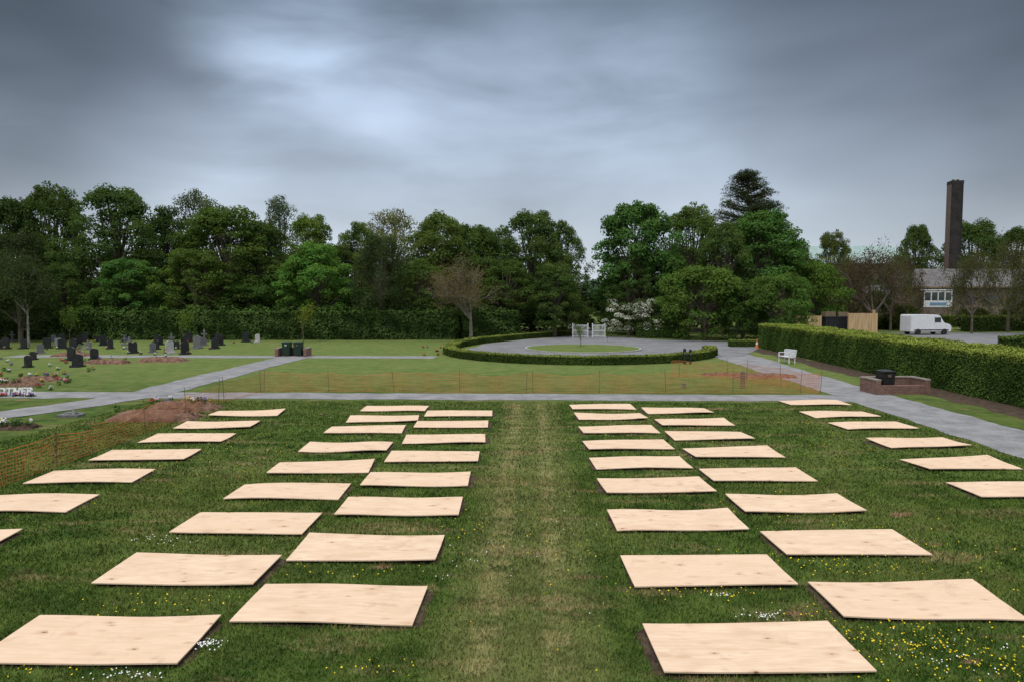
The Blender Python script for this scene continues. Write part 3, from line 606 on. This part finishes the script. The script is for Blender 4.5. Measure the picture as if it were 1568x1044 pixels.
# ------------------------------------------------------------ graveyard
def headstone_mesh(kind,mat):
    bm=bmesh.new(); w,h,t=.27,.68,.05; pts=[(-w,0),(w,0)]
    if kind==0: pts+=[(w,h*.8)]+[(w*math.cos(a),h*.8+.2*h*math.sin(a)) for a in np.linspace(.2,math.pi-.2,9)]+[(-w,h*.8)]
    elif kind==1: pts+=[(w,h*.85),(w*.7,h*.9),(w*.35,h),(0,h*1.03),(-w*.35,h),(-w*.7,h*.9),(-w,h*.85)]
    elif kind==2: pts+=[(w,h*.7),(w*.95,h*.85),(w*.7,h*.97),(w*.35,h*.93),(0,h*.82),(-w*.35,h*.93),(-w*.7,h*.97),(-w*.95,h*.85),(-w,h*.7)]
    else: pts=[(-.07,0),(.07,0),(.07,h*.6),(.25,h*.6),(.25,h*.75),(.07,h*.75),(.07,h*1.15),(-.07,h*1.15),(-.07,h*.75),(-.25,h*.75),(-.25,h*.6),(-.07,h*.6)]
    f=bm.faces.new([bm.verts.new((x,-t,z+.1)) for x,z in pts]); r=bmesh.ops.extrude_face_region(bm,geom=[f])
    bmesh.ops.translate(bm,verts=[v for v in r['geom'] if isinstance(v,bmesh.types.BMVert)],vec=(0,2*t,0))
    for (c,s) in (((0,0,.05),(.7,.32,.1)),((0,-.28,.03),(.5,.24,.06))):
        q=bmesh.ops.create_cube(bm,size=1)['verts']; bmesh.ops.scale(bm,verts=q,vec=s); bmesh.ops.translate(bm,verts=q,vec=c)
    bmesh.ops.recalc_face_normals(bm,faces=bm.faces)
    me=bpy.data.meshes.new('headstone'); bm.to_mesh(me); me.materials.append(mat); return me
HM=[headstone_mesh(k,m) for k,m in ((0,m_black),(1,m_black),(2,m_black),(0,m_grey),(1,m_black),(3,m_grey),(2,m_black),(1,m_grey),(0,m_black),(0,m_white))]
fl=MB(); FC=[(.7,.68,.65),(.5,.04,.05),(.5,.16,.28),(.55,.42,.08),(.2,.1,.34),(.7,.68,.66),(.05,.1,.03),(.05,.1,.03)]
def posy(x,y,z=.12,n=20,r=.11,c=None):
    c=c or FC[rs.randint(len(FC))]; d=sph(n,rs); d[:,2]=abs(d[:,2]); fl.leaves(np.array([x,y,z])+d*r,d,.03,np.array(c)*(.7+.5*rs.rand(n,1)),0,rs,.9)
    d=sph(n,rs); fl.leaves(np.array([x,y,z-.06])+d*r*np.array([1,1,.5]),d,.045,np.array((.06,.11,.03))*(.7+.5*rs.rand(n,1)),0,rs)
for Y in (42.5,47.5,53,57.5,62,66.5):
    x=-26-(0 if Y>48 else 2)-rs.rand()*.6
    while x>-.78*Y-6:
        if rs.rand()<(.75 if Y>50 else .5):
            s=.8+.4*rs.rand(); inst('headstone',HM[rs.randint(len(HM))],(x,Y+rs.randn()*.3,0),(s,s,s*(.85+.35*rs.rand())),rs.randn()*.15+(.8 if Y in(53,62) else 0))
            if rs.rand()<.8: posy(x+rs.randn()*.15,Y-.4)
            if rs.rand()<.4: posy(x+rs.randn()*.3,Y-.9-rs.rand())
        x-=1.25+.35*rs.rand()
for k in range(18): x,y=G(rs.uniform(636,710),rs.uniform(530,545)); posy(x,y)
def mound(u,v,lx,ly,h,rz,nfl,mat=m_redsoil):
    x,y=G(u,v); nx,ny=26,14; mb=MB(); P=[]
    for j in range(ny):
        for i in range(nx):
            a=i/(nx-1)*2-1; b=j/(ny-1)*2-1; k=max(0,1-a**4)*max(0,1-b*b); z=h*k**.6+(rs.rand()-.5)*.09*min(1,k*3)-.01
            px=a*lx/2*(1+.05*rs.randn()); py=b*ly/2*(1+.05*rs.randn()); P.append([px,py,z])
    Q=[[j*nx+i,j*nx+i+1,(j+1)*nx+i+1,(j+1)*nx+i] for j in range(ny-1) for i in range(nx-1)]
    mb.add(P,Q); o=mb.out('earth_mound',[mat]); o.location=(x,y,0); o.rotation_euler=(0,0,rz)
    for i in range(nfl): posy(x+rs.uniform(-.45,.45)*lx,y+rs.uniform(-.3,.3)*ly,h+.08)
mound(238,641,3.0,1.4,.32,0,1); mound(282,627,2.6,1.2,.34,0,3); mound(250,553,3,1.8,.3,0,1); mound(165,556,2.8,1.4,.28,0,3); mound(60,582,2.4,1.2,.22,0,7)
mound(30,590,2,1,.2,0,6); mound(110,545,2.6,1.4,.26,0,3); mound(1170,577,3.4,1.3,.2,0,0); mound(1110,574,2.4,.9,.14,0,0); mound(20,655,1.6,.9,.15,0,9,m_soil)
for k in range(7): x,y=G(rs.uniform(225,335),rs.uniform(612,622)); posy(x,y)
for k in range(26): x,y=G(rs.uniform(0,150),rs.uniform(552,600)); posy(x,y)
x0_,y0_=G(-24,606)
for k in range(26): posy(x0_+rs.rand()*2.3,y0_-.15+rs.randn()*.06+.15*rs.rand(),.06+.06*rs.rand(),14,.07,FC[rs.randint(5)])
fl.out('grave_flowers',[m_hleaf])
cu=bpy.data.curves.new('letters','FONT'); cu.body='BROTHER'; cu.size=.42; cu.extrude=.05; cu.bevel_depth=.012; cu.space_character=1.1
o=bpy.data.objects.new('floral_letter_tribute',cu); scene.collection.objects.link(o); x,y=G(-24,606); o.location=(x,y,.05); o.rotation_euler=(math.pi/2-.2,0,.15); cu.materials.append(m_paint)
x,y=G(108,637); mb=MB(); mb.box((0,0,.04),(.8,.45,.08)); mb.box((0,.1,.11),(.6,.24,.06),0,0,taper=.8); mb.tube([[.2,-.1,.1],[.2,-.1,.3]],[.05,.07],10,1)
o=mb.out('grave_marker',[m_grey,m_white]); o.location=(x,y,0)
# ------------------------------------------------------------ world
w=bpy.data.worlds.new('World'); scene.world=w; w.use_nodes=True; nt=w.node_tree; bg=nt.nodes['Background']; out=nt.nodes['World Output']
EL,AZ=math.radians(58),math.radians(205)
sky=N(nt,'ShaderNodeTexSky',sky_type='NISHITA'); sky.sun_disc=False; sky.sun_elevation=EL; sky.sun_rotation=AZ; L(nt,sky.outputs[0],bg.inputs[0]); bg.inputs[1].default_value=.07
tc=N(nt,'ShaderNodeTexCoord').outputs['Generated']; sx=N(nt,'ShaderNodeSeparateXYZ'); L(nt,tc,sx.inputs[0]); z=sx.outputs[2]
n1=noise(nt,mapping(nt,tc,(1.5,1.5,4.6),(.0,.12,0),(2.3,.4,1.1)),1.25,3,.45,.2)
n2=noise(nt,mapping(nt,tc,(2.6,2.6,8.5),(.0,-.05,0),(7,3,2)),1.5,4,.5,.25)
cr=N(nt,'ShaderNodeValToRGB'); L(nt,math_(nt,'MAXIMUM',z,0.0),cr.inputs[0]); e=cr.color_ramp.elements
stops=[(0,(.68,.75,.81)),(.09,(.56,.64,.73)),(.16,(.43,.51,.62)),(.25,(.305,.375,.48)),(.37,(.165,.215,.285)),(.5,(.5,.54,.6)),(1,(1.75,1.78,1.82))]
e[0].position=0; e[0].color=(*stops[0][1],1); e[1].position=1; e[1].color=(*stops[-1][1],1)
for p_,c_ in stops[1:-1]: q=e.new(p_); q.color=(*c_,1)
amp=mr(nt,z,.02,.25,.3,1,False)
k=math_(nt,'ADD',math_(nt,'MULTIPLY',math_(nt,'SUBTRACT',n1,.5),1.2),math_(nt,'MULTIPLY',math_(nt,'SUBTRACT',n2,.5),1.15))
k=math_(nt,'MULTIPLY',k,amp)
br=None
for (u,v,rad,am) in [(425,35,8,.6),(520,75,9,.35),(610,115,8,.25),(650,245,8,.12),(280,245,8,.14),(880,60,13,.25),(1320,250,8,.10),(30,110,14,-.25),(1480,30,20,-.55),(0,0,16,-.35)]:
    d=ray(u,v).normalized(); vm=N(nt,'ShaderNodeVectorMath',operation='DOT_PRODUCT'); L(nt,tc,vm.inputs[0]); vm.inputs[1].default_value=d
    t_=mr(nt,vm.outputs['Value'],math.cos(math.radians(rad)),1,0,am); br=t_ if br is None else math_(nt,'ADD',br,t_)
br=math_(nt,'MULTIPLY',br,mr(nt,n2,.35,.62,.6,1.2,False))
k=math_(nt,'MAXIMUM',math_(nt,'ADD',math_(nt,'ADD',k,br),1.0),.25)
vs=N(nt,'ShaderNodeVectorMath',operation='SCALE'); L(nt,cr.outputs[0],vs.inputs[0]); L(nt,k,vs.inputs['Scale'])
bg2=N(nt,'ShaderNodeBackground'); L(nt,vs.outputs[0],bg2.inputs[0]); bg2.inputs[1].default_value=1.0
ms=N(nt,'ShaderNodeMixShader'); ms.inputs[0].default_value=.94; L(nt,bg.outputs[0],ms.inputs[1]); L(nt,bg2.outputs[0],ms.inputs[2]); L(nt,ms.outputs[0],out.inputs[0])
sd=bpy.data.lights.new('sun','SUN'); so=bpy.data.objects.new('sun',sd); scene.collection.objects.link(so); sd.energy=1.4; sd.angle=math.radians(25); sd.color=(1,.97,.93)
dv=Vector((math.sin(AZ)*math.cos(EL),math.cos(AZ)*math.cos(EL),math.sin(EL))); so.rotation_euler=dv.to_track_quat('Z','Y').to_euler(); so.location=(0,0,50)
